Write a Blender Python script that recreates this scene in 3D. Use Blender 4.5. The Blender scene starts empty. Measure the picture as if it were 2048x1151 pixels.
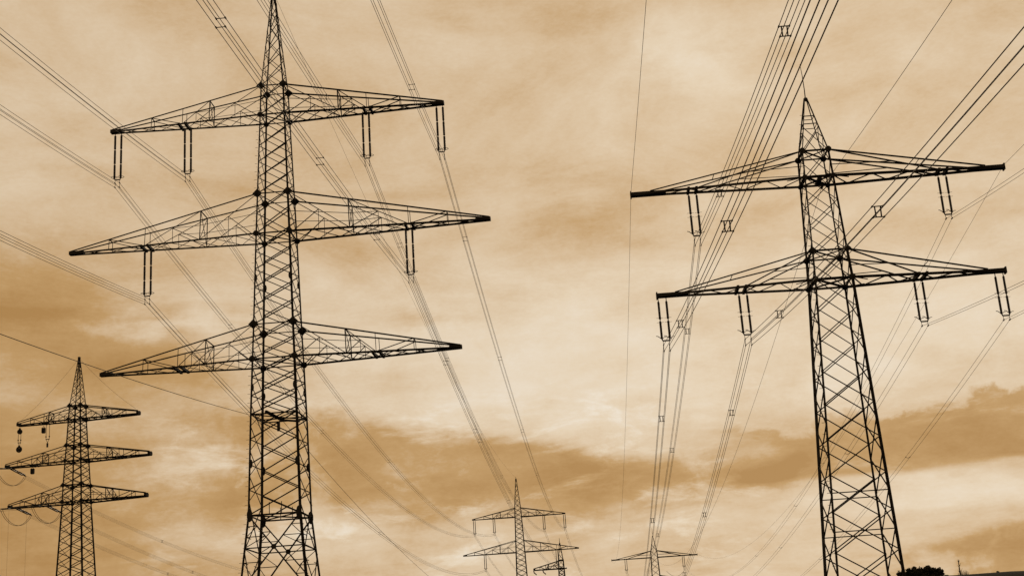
import bpy, math, random
from mathutils import Vector, Matrix, noise
random.seed(7)
C = bpy.context.scene.collection
V = Vector

# ------------------------------------------------------------------ camera
cam_d = bpy.data.cameras.new('camera')
cam = bpy.data.objects.new('camera', cam_d); C.objects.link(cam)
PITCH, ROLL, FPX = 0.2843, 0.0656, 2650.3
cam_d.sensor_width = 36.0
cam_d.lens = 36.0 * FPX / 2048.0
cam_d.clip_start = 0.1; cam_d.clip_end = 20000
f = V((0, math.cos(PITCH), math.sin(PITCH))); r0 = V((1, 0, 0)); u0 = V((0, -math.sin(PITCH), math.cos(PITCH)))
rr = r0 * math.cos(ROLL) - u0 * math.sin(ROLL); uu = r0 * math.sin(ROLL) + u0 * math.cos(ROLL)
m = Matrix((rr, uu, -f)).transposed().to_4x4(); m.translation = V((0, 0, 1.7))
cam.matrix_world = m
bpy.context.scene.camera = cam
sc = bpy.context.scene
sc.view_settings.view_transform = 'Standard'; sc.view_settings.look = 'None'
sc.view_settings.exposure = 0.0; sc.view_settings.gamma = 1.0; sc.view_settings.use_curve_mapping = False

# ------------------------------------------------------------------ sky
def lin(c):
    return tuple(((v / 255.0) / 12.92 if v / 255.0 <= 0.04045 else ((v / 255.0 + 0.055) / 1.055) ** 2.4) for v in c)

SUN_EL, SUN_AZ = math.radians(24), math.radians(14)
world = bpy.data.worlds.new('World'); sc.world = world; world.use_nodes = True
nt = world.node_tree; nt.nodes.clear()
D = math.radians
def N(kind, **kw):
    n = nt.nodes.new(kind)
    for k, v in kw.items(): setattr(n, k, v)
    return n
def lk(a, b): nt.links.new(a, b)
def M(op, a, b=None, c=None, clamp=False):
    n = N('ShaderNodeMath', operation=op, use_clamp=clamp)
    for i, x in enumerate((a, b, c)):
        if x is None: continue
        if isinstance(x, (int, float)): n.inputs[i].default_value = x
        else: lk(x, n.inputs[i])
    return n.outputs[0]
def sstep(x, a, b):
    n = N('ShaderNodeMapRange', interpolation_type='SMOOTHSTEP'); n.clamp = True
    n.inputs['From Min'].default_value = a; n.inputs['From Max'].default_value = b
    lk(x, n.inputs['Value']); return n.outputs['Result']
geo = N('ShaderNodeTexCoord')
sep = N('ShaderNodeSeparateXYZ'); lk(geo.outputs['Generated'], sep.inputs[0])
dx_, dy_, dz_ = sep.outputs
az = M('ARCTAN2', dx_, dy_)
el = M('ARCSINE', dz_)
zc = M('ADD', M('MAXIMUM', dz_, 0.0), 0.10)
comb = N('ShaderNodeCombineXYZ'); lk(M('DIVIDE', dx_, zc), comb.inputs[0]); lk(M('DIVIDE', dy_, zc), comb.inputs[1])
def fbm(vec, scale, detail, rough, off=(0, 0, 0), dist=0.0, mul=(1, 1, 1), rot=0.0):
    mp = N('ShaderNodeMapping'); mp.inputs['Location'].default_value = off; mp.inputs['Scale'].default_value = mul
    mp.inputs['Rotation'].default_value = (0, 0, rot)
    lk(vec, mp.inputs['Vector'])
    n = N('ShaderNodeTexNoise'); n.inputs['Scale'].default_value = scale
    n.inputs['Detail'].default_value = detail; n.inputs['Roughness'].default_value = rough
    n.inputs['Distortion'].default_value = dist
    lk(mp.outputs[0], n.inputs['Vector'])
    return n
plane = comb.outputs[0]; dirv = geo.outputs['Generated']
c0 = lambda s: M('SUBTRACT', s, 0.5)
n_big = c0(fbm(plane, 0.9, 3, 0.5, (3.1, 1.7, 0), 0.4).outputs['Fac'])
n_mid = c0(fbm(plane, 2.6, 8, 0.62, (7.7, -2.2, 0.5), 0.7).outputs['Fac'])
n_str = c0(fbm(dirv, 9.0, 8, 0.62, (1.3, 0.2, 4.0), 0.5, (1, 1, 4.2)).outputs['Fac'])
n_puf = c0(fbm(dirv, 17.0, 8, 0.60, (5.3, 2.2, 1.0), 0.3, (1, 1, 1.25)).outputs['Fac'])
wisp = fbm(dirv, 15.0, 8, 0.66, (9.1, 4.2, 2.0), 0.35, (1, 1, 3.2)).outputs['Fac']
grain = c0(fbm(dirv, 260.0, 3, 0.6, (0, 0, 0), 0.0, (1, 1, 2.2)).outputs['Fac'])
wn = N('ShaderNodeSeparateColor'); lk(fbm(dirv, 13.0, 7, 0.62, (0, 3, 0), 0.2, (1, 1, 2.0)).outputs['Color'], wn.inputs[0])
azw = M('MULTIPLY_ADD', c0(wn.outputs[0]), 0.13, az)
elw = M('MULTIPLY_ADD', c0(wn.outputs[1]), 0.050, el)
lowm = M('SUBTRACT', 1.0, sstep(el, D(11), D(19)))          # 1 towards the horizon, where cloud layers are seen edge-on
val = M('MULTIPLY_ADD', n_big, 0.22, 0.48)
val = M('MULTIPLY_ADD', n_mid, M('MULTIPLY_ADD', lowm, -0.50, 0.82), val)
val = M('MULTIPLY_ADD', n_str, M('MULTIPLY_ADD', lowm, 0.36, 0.08), val)
val = M('MULTIPLY_ADD', n_puf, M('MULTIPLY_ADD', lowm, 0.16, 0.34), val)
# soft cloud banks and bright openings of this sky: azimuth, elevation, half-width, half-height (degrees), amount
BANKS = [
    (-21.0, 15.4, 5.0, 1.25, -0.33), (-20.8, 17.4, 4.0, 1.4, -0.14), (-15.8, 15.2, 3.4, 0.38, 0.30), (-16.0, 13.6, 4.5, 0.75, -0.26),
    (-21.5, 7.5, 8.5, 6.5, -0.42), (-15.0, 16.6, 3.0, 0.8, 0.06),
    (-8.0, 6.5, 5.0, 1.1, 0.12), (2.5, 6.8, 5.5, 1.6, -0.14), (0.5, 13.8, 10.0, 3.0, 0.30), (2.0, 11.6, 8.0, 1.0, 0.10), (-4.0, 15.0, 1.7, 0.4, -0.22),
    (9.2, 25.6, 2.6, 1.9, 0.26), (13.2, 26.4, 2.2, 1.5, 0.12), (3.4, 18.7, 2.8, 1.1, -0.24), (11.3, 20.6, 2.6, 1.3, -0.14), (4.5, 27.5, 3.0, 2.0, -0.08),
    (19.0, 13.2, 6.5, 2.8, 0.24), (7.2, 11.0, 3.2, 0.8, 0.14), (13.0, 11.0, 2.6, 0.7, 0.12), (10.6, 7.2, 1.6, 0.5, -0.26), (18.0, 6.0, 6.0, 0.75, 0.20), (9.0, 5.6, 4.0, 0.6, 0.08),
    (-15.5, 28.0, 4.0, 1.6, -0.10), (-9.0, 27.0, 2.0, 1.2, 0.08), (-12.0, 22.0, 9.0, 2.5, 0.04),
]
for a0, e0, ra, re, amt in BANKS:
    X = M('MULTIPLY_ADD', azw, 1 / D(ra), -a0 / ra); Y = M('MULTIPLY_ADD', elw, 1 / D(re), -e0 / re)
    q = M('MULTIPLY_ADD', X, X, M('MULTIPLY', Y, Y))
    val = M('MULTIPLY_ADD', M('EXPONENT', M('MULTIPLY', q, -1.0)), amt, val)
# long grey layer across the middle distance, its upper edge falling to the right
topc = M('ADD', el, M('MULTIPLY_ADD', n_str, 0.050, M('MULTIPLY_ADD', c0(wn.outputs[2]), 0.030, M('MULTIPLY', M('ADD', az, D(8)), 0.17))))
lay = M('MULTIPLY', M('SUBTRACT', 1.0, sstep(topc, D(10.3), D(11.5))), sstep(M('MULTIPLY_ADD', n_str, 0.06, elw), D(6.2), D(8.0)))
lay = M('MULTIPLY', lay, M('MULTIPLY', sstep(azw, D(-15), D(-10)), M('SUBTRACT', 1.0, sstep(azw, D(7), D(13)))))
lay = M('MULTIPLY', lay, M('SUBTRACT', 1.0, M('MULTIPLY', sstep(n_puf, -0.02, 0.18), 0.6)))
val = M('MULTIPLY_ADD', lay, -0.30, val)
# heavy flat-based bank low on the right, lumpy on top
topb = M('ADD', M('MULTIPLY_ADD', n_puf, -0.065, el), M('MULTIPLY_ADD', c0(wn.outputs[2]), 0.012, M('MULTIPLY', M('MAXIMUM', M('SUBTRACT', D(16.5), az), 0.0), 0.05)))
bank = M('MULTIPLY', M('SUBTRACT', 1.0, sstep(topb, D(9.55), D(9.95))), sstep(M('ADD', M('MULTIPLY_ADD', n_puf, 0.012, el), M('MULTIPLY', n_str, 0.012)), D(6.9), D(7.3)))
bank = M('MULTIPLY', bank, M('MULTIPLY', M('MULTIPLY_ADD', sstep(azw, D(12.5), D(15.5)), 0.30, M('MULTIPLY', sstep(azw, D(7.0), D(11.5)), 0.70)), M('SUBTRACT', 1.0, sstep(azw, D(27), D(36)))))
bank = M('MULTIPLY', bank, M('SUBTRACT', 1.0, M('MULTIPLY', sstep(n_str, 0.03, 0.22), 0.55)))
val = M('MULTIPLY_ADD', bank, -0.38, val)
# smaller bank behind the trees
topd = M('ADD', M('MULTIPLY_ADD', n_puf, -0.050, el), M('MULTIPLY', M('MAXIMUM', M('SUBTRACT', D(20), az), 0.0), 0.18))
bnk2 = M('MULTIPLY', M('SUBTRACT', 1.0, sstep(topd, D(4.35), D(4.85))), M('MULTIPLY', sstep(azw, D(13.5), D(17.5)), M('SUBTRACT', 1.0, sstep(azw, D(30), D(40)))))
bnk2 = M('MULTIPLY', bnk2, M('SUBTRACT', 1.0, M('MULTIPLY', sstep(n_puf, -0.02, 0.16), 0.6)))
val = M('MULTIPLY_ADD', bnk2, -0.34, val)
# bright torn wisps where the low layers break
wm = M('MULTIPLY', sstep(wisp, 0.50, 0.76), M('MULTIPLY', M('SUBTRACT', 1.0, sstep(el, D(10.5), D(12.5))), M('SUBTRACT', 1.0, sstep(az, D(8), D(14)))))
wm = M('MULTIPLY', wm, sstep(az, D(-20), D(-12)))
val = M('MULTIPLY_ADD', wm, 0.40, val)
val = M('MULTIPLY_ADD', grain, 0.13, val)
ramp = N('ShaderNodeValToRGB'); lk(val, ramp.inputs[0])
cr = ramp.color_ramp; cr.interpolation = 'LINEAR'
stops = [(0.0, (175, 133, 80)), (0.22, (192, 153, 102)), (0.45, (214, 186, 150)), (0.70, (229, 209, 181)), (1.0, (239, 227, 209))]
cr.elements[0].position = 0.0; cr.elements[1].position = 1.0
for i, (p, c) in enumerate(stops):
    e = cr.elements[0] if i == 0 else (cr.elements[len(cr.elements) - 1] if i == len(stops) - 1 else cr.elements.new(p))
    e.position = p; e.color = (*lin(c), 1)
# clear air above the clouds: Nishita sky, toned like the rest, showing a little through the thin cloud
sky = N('ShaderNodeTexSky', sky_type='NISHITA'); sky.sun_disc = False
sky.sun_elevation = SUN_EL; sky.sun_rotation = SUN_AZ
bw = N('ShaderNodeRGBToBW'); lk(sky.outputs[0], bw.inputs[0])
tint = N('ShaderNodeMix', data_type='RGBA', blend_type='MULTIPLY'); tint.inputs['Factor'].default_value = 1.0
lk(bw.outputs[0], tint.inputs[6]); tint.inputs[7].default_value = (1.0, 0.80, 0.53, 1)
bg1 = N('ShaderNodeBackground'); lk(tint.outputs[2], bg1.inputs[0]); bg1.inputs[1].default_value = 0.05
bg2 = N('ShaderNodeBackground'); lk(ramp.outputs[0], bg2.inputs[0]); bg2.inputs[1].default_value = 1.0
mx = N('ShaderNodeMixShader'); mx.inputs[0].default_value = 0.95
lk(bg1.outputs[0], mx.inputs[1]); lk(bg2.outputs[0], mx.inputs[2])
out = N('ShaderNodeOutputWorld'); lk(mx.outputs[0], out.inputs[0])

# ------------------------------------------------------------------ sun (veiled by cloud, ahead of the camera)
sd = bpy.data.lights.new('sun', 'SUN'); sd.energy = 0.5; sd.angle = math.radians(15); sd.color = (1.0, 0.86, 0.66)
so = bpy.data.objects.new('sun', sd); C.objects.link(so)
sdir = V((math.sin(SUN_AZ) * math.cos(SUN_EL), math.cos(SUN_AZ) * math.cos(SUN_EL), math.sin(SUN_EL)))
so.rotation_euler = sdir.to_track_quat('Z', 'Y').to_euler(); so.location = (0, 0, 120)

# ------------------------------------------------------------------ materials
def mat(name, c1, c2, scale, rough, metal=0.0, bump=0.0, spec=0.3, dirt=None):
    mt = bpy.data.materials.new(name); mt.use_nodes = True
    t = mt.node_tree; b = t.nodes['Principled BSDF']
    tc = t.nodes.new('ShaderNodeTexCoord'); n = t.nodes.new('ShaderNodeTexNoise')
    n.inputs['Scale'].default_value = scale; n.inputs['Detail'].default_value = 6; n.inputs['Roughness'].default_value = 0.65
    t.links.new(tc.outputs['Object'], n.inputs['Vector'])
    r = t.nodes.new('ShaderNodeValToRGB'); r.color_ramp.elements[0].color = (*c1, 1); r.color_ramp.elements[1].color = (*c2, 1)
    r.color_ramp.elements[0].position = 0.32; r.color_ramp.elements[1].position = 0.70
    t.links.new(n.outputs['Fac'], r.inputs[0]); t.links.new(r.outputs[0], b.inputs['Base Color'])
    b.inputs['Roughness'].default_value = rough; b.inputs['Metallic'].default_value = metal
    b.inputs['Specular IOR Level'].default_value = spec
    if bump:
        bp = t.nodes.new('ShaderNodeBump'); bp.inputs['Strength'].default_value = bump
        t.links.new(n.outputs['Fac'], bp.inputs['Height']); t.links.new(bp.outputs[0], b.inputs['Normal'])
    return mt
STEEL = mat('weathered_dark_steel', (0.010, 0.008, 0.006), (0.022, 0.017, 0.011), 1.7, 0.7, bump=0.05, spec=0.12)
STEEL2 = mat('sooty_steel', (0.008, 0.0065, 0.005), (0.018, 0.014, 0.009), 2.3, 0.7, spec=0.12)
GLAZE = mat('brown_glaze', (0.009, 0.006, 0.004), (0.016, 0.010, 0.006), 5, 0.35, spec=0.25)
CAP = mat('galvanised_cap', (0.10, 0.085, 0.06), (0.20, 0.17, 0.12), 9, 0.5, spec=0.3)
ALU = mat('weathered_aluminium', (0.045, 0.033, 0.018), (0.075, 0.056, 0.032), 0.6, 0.6, spec=0.15)
ROPE = mat('rope_fibre', (0.06, 0.045, 0.025), (0.10, 0.075, 0.045), 4, 0.9)
BARK = mat('dark_bark', (0.016, 0.012, 0.008), (0.035, 0.027, 0.018), 3, 0.9, bump=0.3)
LEAF = mat('dark_foliage', (0.012, 0.011, 0.006), (0.030, 0.026, 0.014), 1.5, 0.8, spec=0.1)
TWIG = mat('pale_twigs', (0.10, 0.08, 0.05), (0.16, 0.12, 0.08), 2, 0.9)
GRASS = mat('dry_meadow', (0.007, 0.006, 0.003), (0.016, 0.013, 0.007), 0.35, 0.95, bump=0.4, spec=0.05)
CONC = mat('old_concrete', (0.18, 0.15, 0.11), (0.30, 0.26, 0.2), 3, 0.9, bump=0.2)

# ------------------------------------------------------------------ mesh helpers
class MB:
    def __init__(s): s.v = []; s.f = []
    def box(s, c, sx, sy, sz, rot=None):
        n = len(s.v)
        for i in range(8):
            p = V(((i & 1) - .5, ((i >> 1) & 1) - .5, (i >> 2) - .5)); p = V((p.x * sx, p.y * sy, p.z * sz))
            if rot: p = rot @ p
            s.v.append(tuple(V(c) + p))
        for q in ((0, 2, 3, 1), (4, 5, 7, 6), (0, 1, 5, 4), (2, 6, 7, 3), (0, 4, 6, 2), (1, 3, 7, 5)): s.f.append(tuple(n + k for k in q))
    def angle(s, a, b, w, t=None, ref=(0, 0, 1)):
        """an L-section steel bar from a to b with legs of width w"""
        a = V(a); b = V(b); d = (b - a)
        if d.length < 1e-6: return
        d.normalize(); r = V(ref)
        if abs(d.dot(r)) > .95: r = V((1, 0.3, 0))
        x = d.cross(r).normalized(); y = d.cross(x).normalized()
        t = t or w * .22; o = (x + y) * (-w * .42)
        pr = [(0, 0), (w, 0), (w, t), (t, t), (t, w), (0, w)]
        n = len(s.v)
        for P in (a, b):
            for (i, j) in pr: s.v.append(tuple(P + o + x * i + y * j))
        for k in range(6): s.f.append((n + k, n + (k + 1) % 6, n + 6 + (k + 1) % 6, n + 6 + k))
        s.f.append((n + 0, n + 3, n + 2, n + 1)); s.f.append((n + 0, n + 5, n + 4, n + 3))
        s.f.append((n + 6, n + 7, n + 8, n + 9)); s.f.append((n + 6, n + 9, n + 10, n + 11))
    def tube(s, pts, r, n=6, r2=None, caps=True):
        pts = [V(p) for p in pts]; L = len(pts); base = len(s.v)
        d0 = (pts[1] - pts[0]).normalized(); ref = V((0, 0, 1)) if abs(d0.z) < .9 else V((1, 0, 0))
        x = d0.cross(ref).normalized()
        for i, p in enumerate(pts):
            d = (pts[min(i + 1, L - 1)] - pts[max(i - 1, 0)]).normalized()
            x = (x - d * x.dot(d)).normalized(); y = d.cross(x)
            q = r if r2 is None else r + (r2 - r) * i / (L - 1)
            for k in range(n):
                a = 2 * math.pi * k / n; s.v.append(tuple(p + (x * math.cos(a) + y * math.sin(a)) * q))
        for i in range(L - 1):
            for k in range(n):
                k2 = (k + 1) % n; s.f.append((base + i * n + k, base + i * n + k2, base + (i + 1) * n + k2, base + (i + 1) * n + k))
        if caps:
            s.f.append(tuple(base + k for k in range(n))[::-1]); s.f.append(tuple(base + (L - 1) * n + k for k in range(n)))
    def lathe(s, prof, n=10, c=(0, 0, 0)):
        base = len(s.v); c = V(c)
        for (r, z) in prof:
            for k in range(n):
                a = 2 * math.pi * k / n; s.v.append((c.x + r * math.cos(a), c.y + r * math.sin(a), c.z + z))
        for i in range(len(prof) - 1):
            for k in range(n):
                k2 = (k + 1) % n; s.f.append((base + i * n + k, base + i * n + k2, base + (i + 1) * n + k2, base + (i + 1) * n + k))
        s.f.append(tuple(base + k for k in range(n))[::-1]); s.f.append(tuple(base + (len(prof) - 1) * n + k for k in range(n)))
    def torus(s, c, rx, ry, r, n=18, k=5):
        pts = [V(c) + V((rx * math.cos(2 * math.pi * i / n), ry * math.sin(2 * math.pi * i / n), 0)) for i in range(n + 1)]
        s.tube(pts, r, k, caps=False)
    def plate(s, c, ax, ay, az_, R, t, n=8):
        """flat n-sided gusset plate of radius R in the plane ax, ay, thickness t along az_"""
        c = V(c); base = len(s.v)
        for q in (-.5, .5):
            for k in range(n):
                a = 2 * math.pi * (k + .5) / n; s.v.append(tuple(c + V(ax) * math.cos(a) * R + V(ay) * math.sin(a) * R + V(az_) * t * q))
        for k in range(n):
            k2 = (k + 1) % n; s.f.append((base + k, base + k2, base + n + k2, base + n + k))
        s.f.append(tuple(base + k for k in range(n))[::-1]); s.f.append(tuple(base + n + k for k in range(n)))
    def build(s, name, mt, parent=None, smooth=False):
        me = bpy.data.meshes.new(name); me.from_pydata(s.v, [], s.f); me.materials.append(mt)
        if smooth: me.polygons.foreach_set('use_smooth', [True] * len(me.polygons))
        me.update()
        o = bpy.data.objects.new(name, me); C.objects.link(o)
        if parent: o.parent = parent
        return o
def thing(name, label, cat, loc=(0, 0, 0), rz=0.0, group=None):
    o = bpy.data.objects.new(name, None); C.objects.link(o); o.empty_display_size = .5
    o.location = loc; o.rotation_euler = (0, 0, rz); o['label'] = label; o['category'] = cat
    if group: o['group'] = group
    return o
def tag(o, label, cat, group=None):
    o['label'] = label; o['category'] = cat
    if group: o['group'] = group
    return o
def copy_tree(o, parent=None):
    c = o.copy(); C.objects.link(c)
    if parent: c.parent = parent
    for ch in list(o.children): copy_tree(ch, c)
    return c
def bar(name, a, b, w, mt, parent, ref=(0, 0, 1)):
    mb = MB(); mb.angle(a, b, w, ref=ref); return mb.build(name, mt, parent)
def lerp(a, b, t): return V(a) + (V(b) - V(a)) * t

# ------------------------------------------------------------------ ground
def sm(a, b, x):
    t = max(0., min(1., (x - a) / (b - a))); return t * t * (3 - 2 * t)
def ground_z(x, y):
    crest = sm(62, 79.5, y) * (1 - sm(84, 90, y)) if y < 92 else 0
    return 5.74 * crest * sm(4, 17, x) * (1 - .0 * x) + (.05 * noise.noise(V((x * .6, y * .6, 0))) if abs(x) < 200 and abs(y) < 300 else 0)
xs = [-9000, -4000, -2000, -900, -500, -250, -150, -100, -70, -50, -35, -25, -15, -8, 0, 4] + [4 + i * .8 for i in range(1, 50)] + [46, 50, 56, 64, 75, 90, 110, 150, 250, 500, 900, 2000, 4000, 9000]
ys = [-9000, -4000, -1500, -600, -300, -150, -80, -40, -15, 0, 15, 30, 45, 55] + [60 + i * 1.5 for i in range(0, 24)] + [97, 100, 106, 115, 130, 150, 180, 230, 300, 400, 600, 1000, 2000, 4000, 9000]
g = MB()
for y in ys:
    for x in xs: g.v.append((x, y, ground_z(x, y)))
nx = len(xs)
for j in range(len(ys) - 1):
    for i in range(nx - 1): g.f.append((j * nx + i, j * nx + i + 1, (j + 1) * nx + i + 1, (j + 1) * nx + i))
go = g.build('ground', GRASS, smooth=True); go['kind'] = 'structure'

# ------------------------------------------------------------------ lattice pylons
def prof_fn(tab):
    def s(z):
        if z <= tab[0][0]: return tab[0][1]
        for (z0, a), (z1, b) in zip(tab, tab[1:]):
            if z <= z1: return a + (b - a) * (z - z0) / (z1 - z0)
        return tab[-1][1]
    return s
SG = [(-1, -1), (1, -1), (1, 1), (-1, 1)]

def body(root, prof, nodes, legw, bracew, detail, mt, stagger=True, k=1.0, leg_parts=True, side_k=.8):
    """four tapered corner legs and crossed bracing on all four faces"""
    s = prof_fn(prof)
    for (e, gq) in SG:
        mb = MB()
        zz = [p[0] for p in prof]
        for z0, z1 in zip(zz, zz[1:]):
            w = legw((z0 + z1) / 2) * k
            mb.angle((e * s(z0), gq * s(z0), z0), (e * s(z1), gq * s(z1), z1), w, w * .2, ref=(-e, -gq, 0))
        mb.build('leg', mt, root)
    join = None if detail else MB()
    def br(a, b, w):
        if (V(a) - V(b)).length < .05: return
        if detail: bar('brace', a, b, w * k, mt, root)
        else: join.angle(a, b, w * k)
    for i, (z0, z1) in enumerate(zip(nodes, nodes[1:])):
        w = bracew((z0 + z1) / 2)
        a, b = s(z0), s(z1)
        for gq in (-1, 1):
            o = gq * .05
            br((-a, gq * a + o, z0), (b, gq * b + o, z1), w)
            br((a, gq * a - o, z0), (-b, gq * b - o, z1), w)
    sn = nodes if not stagger else [nodes[0]] + [(p + q) / 2 for p, q in zip(nodes, nodes[1:])] + [nodes[-1]]
    for z0, z1 in zip(sn, sn[1:]):
        w = bracew((z0 + z1) / 2) * side_k
        a, b = s(z0), s(z1)
        for e in (-1, 1):
            o = e * .05
            br((e * a + o, -a, z0), (e * b + o, b, z1), w)
            br((e * a - o, a, z0), (e * b - o, -b, z1), w)
    if join:
        o = join.build('bracing', mt, root); o['kind'] = 'stuff'
    return s

def arm_truss(root, e, w, zl, zu, s, fp, fs, ft, detail, mt, k=1.0, tip_h=.22, tip_w=.2, npan=8, cw=(.16, .12), lw=.06, beam=.22, tip_len=.07):
    """one half crossarm: two lower and two upper chords meeting at the tip, hung on a K-braced truss"""
    sl, su = s(zl), s(zu)
    def lo(fr, gq): return lerp((e * sl, gq * sl, zl), (e * w, gq * tip_w, zl), fr)
    def up(fr, gq): return lerp((e * su, gq * su, zu), (e * w, gq * tip_w, zl + tip_h), fr)
    ch = MB()
    for gq in (-1, 1):
        ch.angle(lo(0, gq), lo(1, gq), cw[0] * k); ch.angle(up(0, gq), up(1, gq), cw[1] * k)
    arm = ch.build('crossarm', mt, root)
    join = None if detail else MB()
    def b(A, B, q):
        if detail: bar('lattice_bar', A, B, q * k, mt, arm)
        else: join.angle(A, B, q * k)
    for gq in (-1, 1):
        b(lo(fp, gq), up(fp, gq), lw * 1.5); b(lo(fs, gq), up(fs, gq), lw); b(lo(ft, gq), up(ft, gq), lw)
        m1 = lerp(up(0, gq), lo(fp, gq), .5); b(up(0, gq), lo(fp, gq), lw * 1.1); b(lo(0.02, gq), m1, lw * 1.1)
        f1 = abs(m1.x - e * sl) / (w - sl); b(m1, lo(f1, gq), lw * .8)
        m2 = lerp(up(fp, gq), lo(fs, gq), .5); b(up(fp, gq), lo(fs, gq), lw * 1.1); b(lo(fp, gq), m2, lw * 1.1)
        f2 = abs(m2.x - e * sl) / (w - sl); b(m2, lo(f2, gq), lw * .8)
        b(lo(fs, gq), up(ft, gq), lw * 1.2)
        zm = (zl + zu) / 2; b((e * s(zm), gq * s(zm), zm), lerp(lo(fp, gq), up(fp, gq), .5), lw * .8)
        b(lerp(lo(fp, gq), up(fp, gq), .5), m2, lw * .8)
    for fr in (fp, ft): b(up(fr, -1), up(fr, 1), lw * 1.3)
    b(lo(fp, -1), up(fp, 1), lw); b(lo(fp, 1), up(fp, -1), lw)
    fr = [i / npan * .92 for i in range(npan + 1)]
    for i in range(npan):
        b(lo(fr[i], -1), lo(fr[i + 1], 1), lw); b(lo(fr[i], 1), lo(fr[i + 1], -1), lw)
    if join:
        o = join.build('lattice_bars', mt, arm); o['kind'] = 'stuff'
    # the beams that carry the insulators, and the solid tip
    for off in (-.33, .33):
        mb = MB(); A = lo(fs, -1) + V((off, -.14, -.02)); B = lo(fs, 1) + V((off, .14, -.02))
        mb.box((A + B) / 2, beam * k, (B - A).length, .24 * k); mb.build('crossbeam', mt, arm)
    mb = MB(); A = lo(1 - tip_len, 1); mb.box(((A.x + e * (w + .12)) / 2, 0, zl + tip_h * .35), abs(e * (w + .12) - A.x), 2 * tip_w + .12, min(.22 * k, .3) + tip_h * .5)
    mb.build('arm_tip', mt, arm)
    return arm

def gussets(root, s, zlist, R, mt):
    for z, q in zlist:
        for (e, gq) in SG:
            mb = MB(); c = (e * s(z), gq * (s(z) + .06), z)
            mb.plate(c, (.707, 0, .707), (-.707, 0, .707), (0, 1, 0), R * q * 1.12, .09, 4 if q > .95 else 8)
            mb.plate((e * (s(z) + .06), gq * s(z), z), (0, 1, 0), (0, 0, 1), (1, 0, 0), R * q * .8, .09, 8)
            mb.build('gusset_plate', mt, root)

def belt(root, s, z, w, mt, diag=True):
    a = s(z)
    P = [V((e * a, gq * a, z)) for e, gq in SG]
    for i in range(4): bar('belt_beam', P[i], P[(i + 1) % 4], w, mt, root)
    if diag: bar('belt_beam', P[0], P[2], w * .8, mt, root); bar('belt_beam', P[1], P[3], w * .8, mt, root)

def step_bolts(root, s, e, gq, z0, z1, mt, dz=.42):
    mb = MB(); z = z0; i = 0
    while z < z1:
        a = s(z); d = V((e, 0, 0)) if i % 2 else V((0, gq, 0))
        p = V((e * (a + .08), gq * (a + .08), z)); mb.tube([p, p + d * .24], .016, 4); z += dz; i += 1
    o = mb.build('step_bolts', mt, root); o['kind'] = 'stuff'

def settle(root, z0, lean):
    """the lower body stands slightly out of plumb"""
    for o in root.children_recursive:
        if o.type == 'MESH':
            for v in o.data.vertices:
                if v.co.z < z0: v.co.x -= (z0 - v.co.z) * lean
def spread(a, b, n): return [a + (b - a) * i / n for i in range(n)]

PG = 'steel pylons of the power lines'
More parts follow.
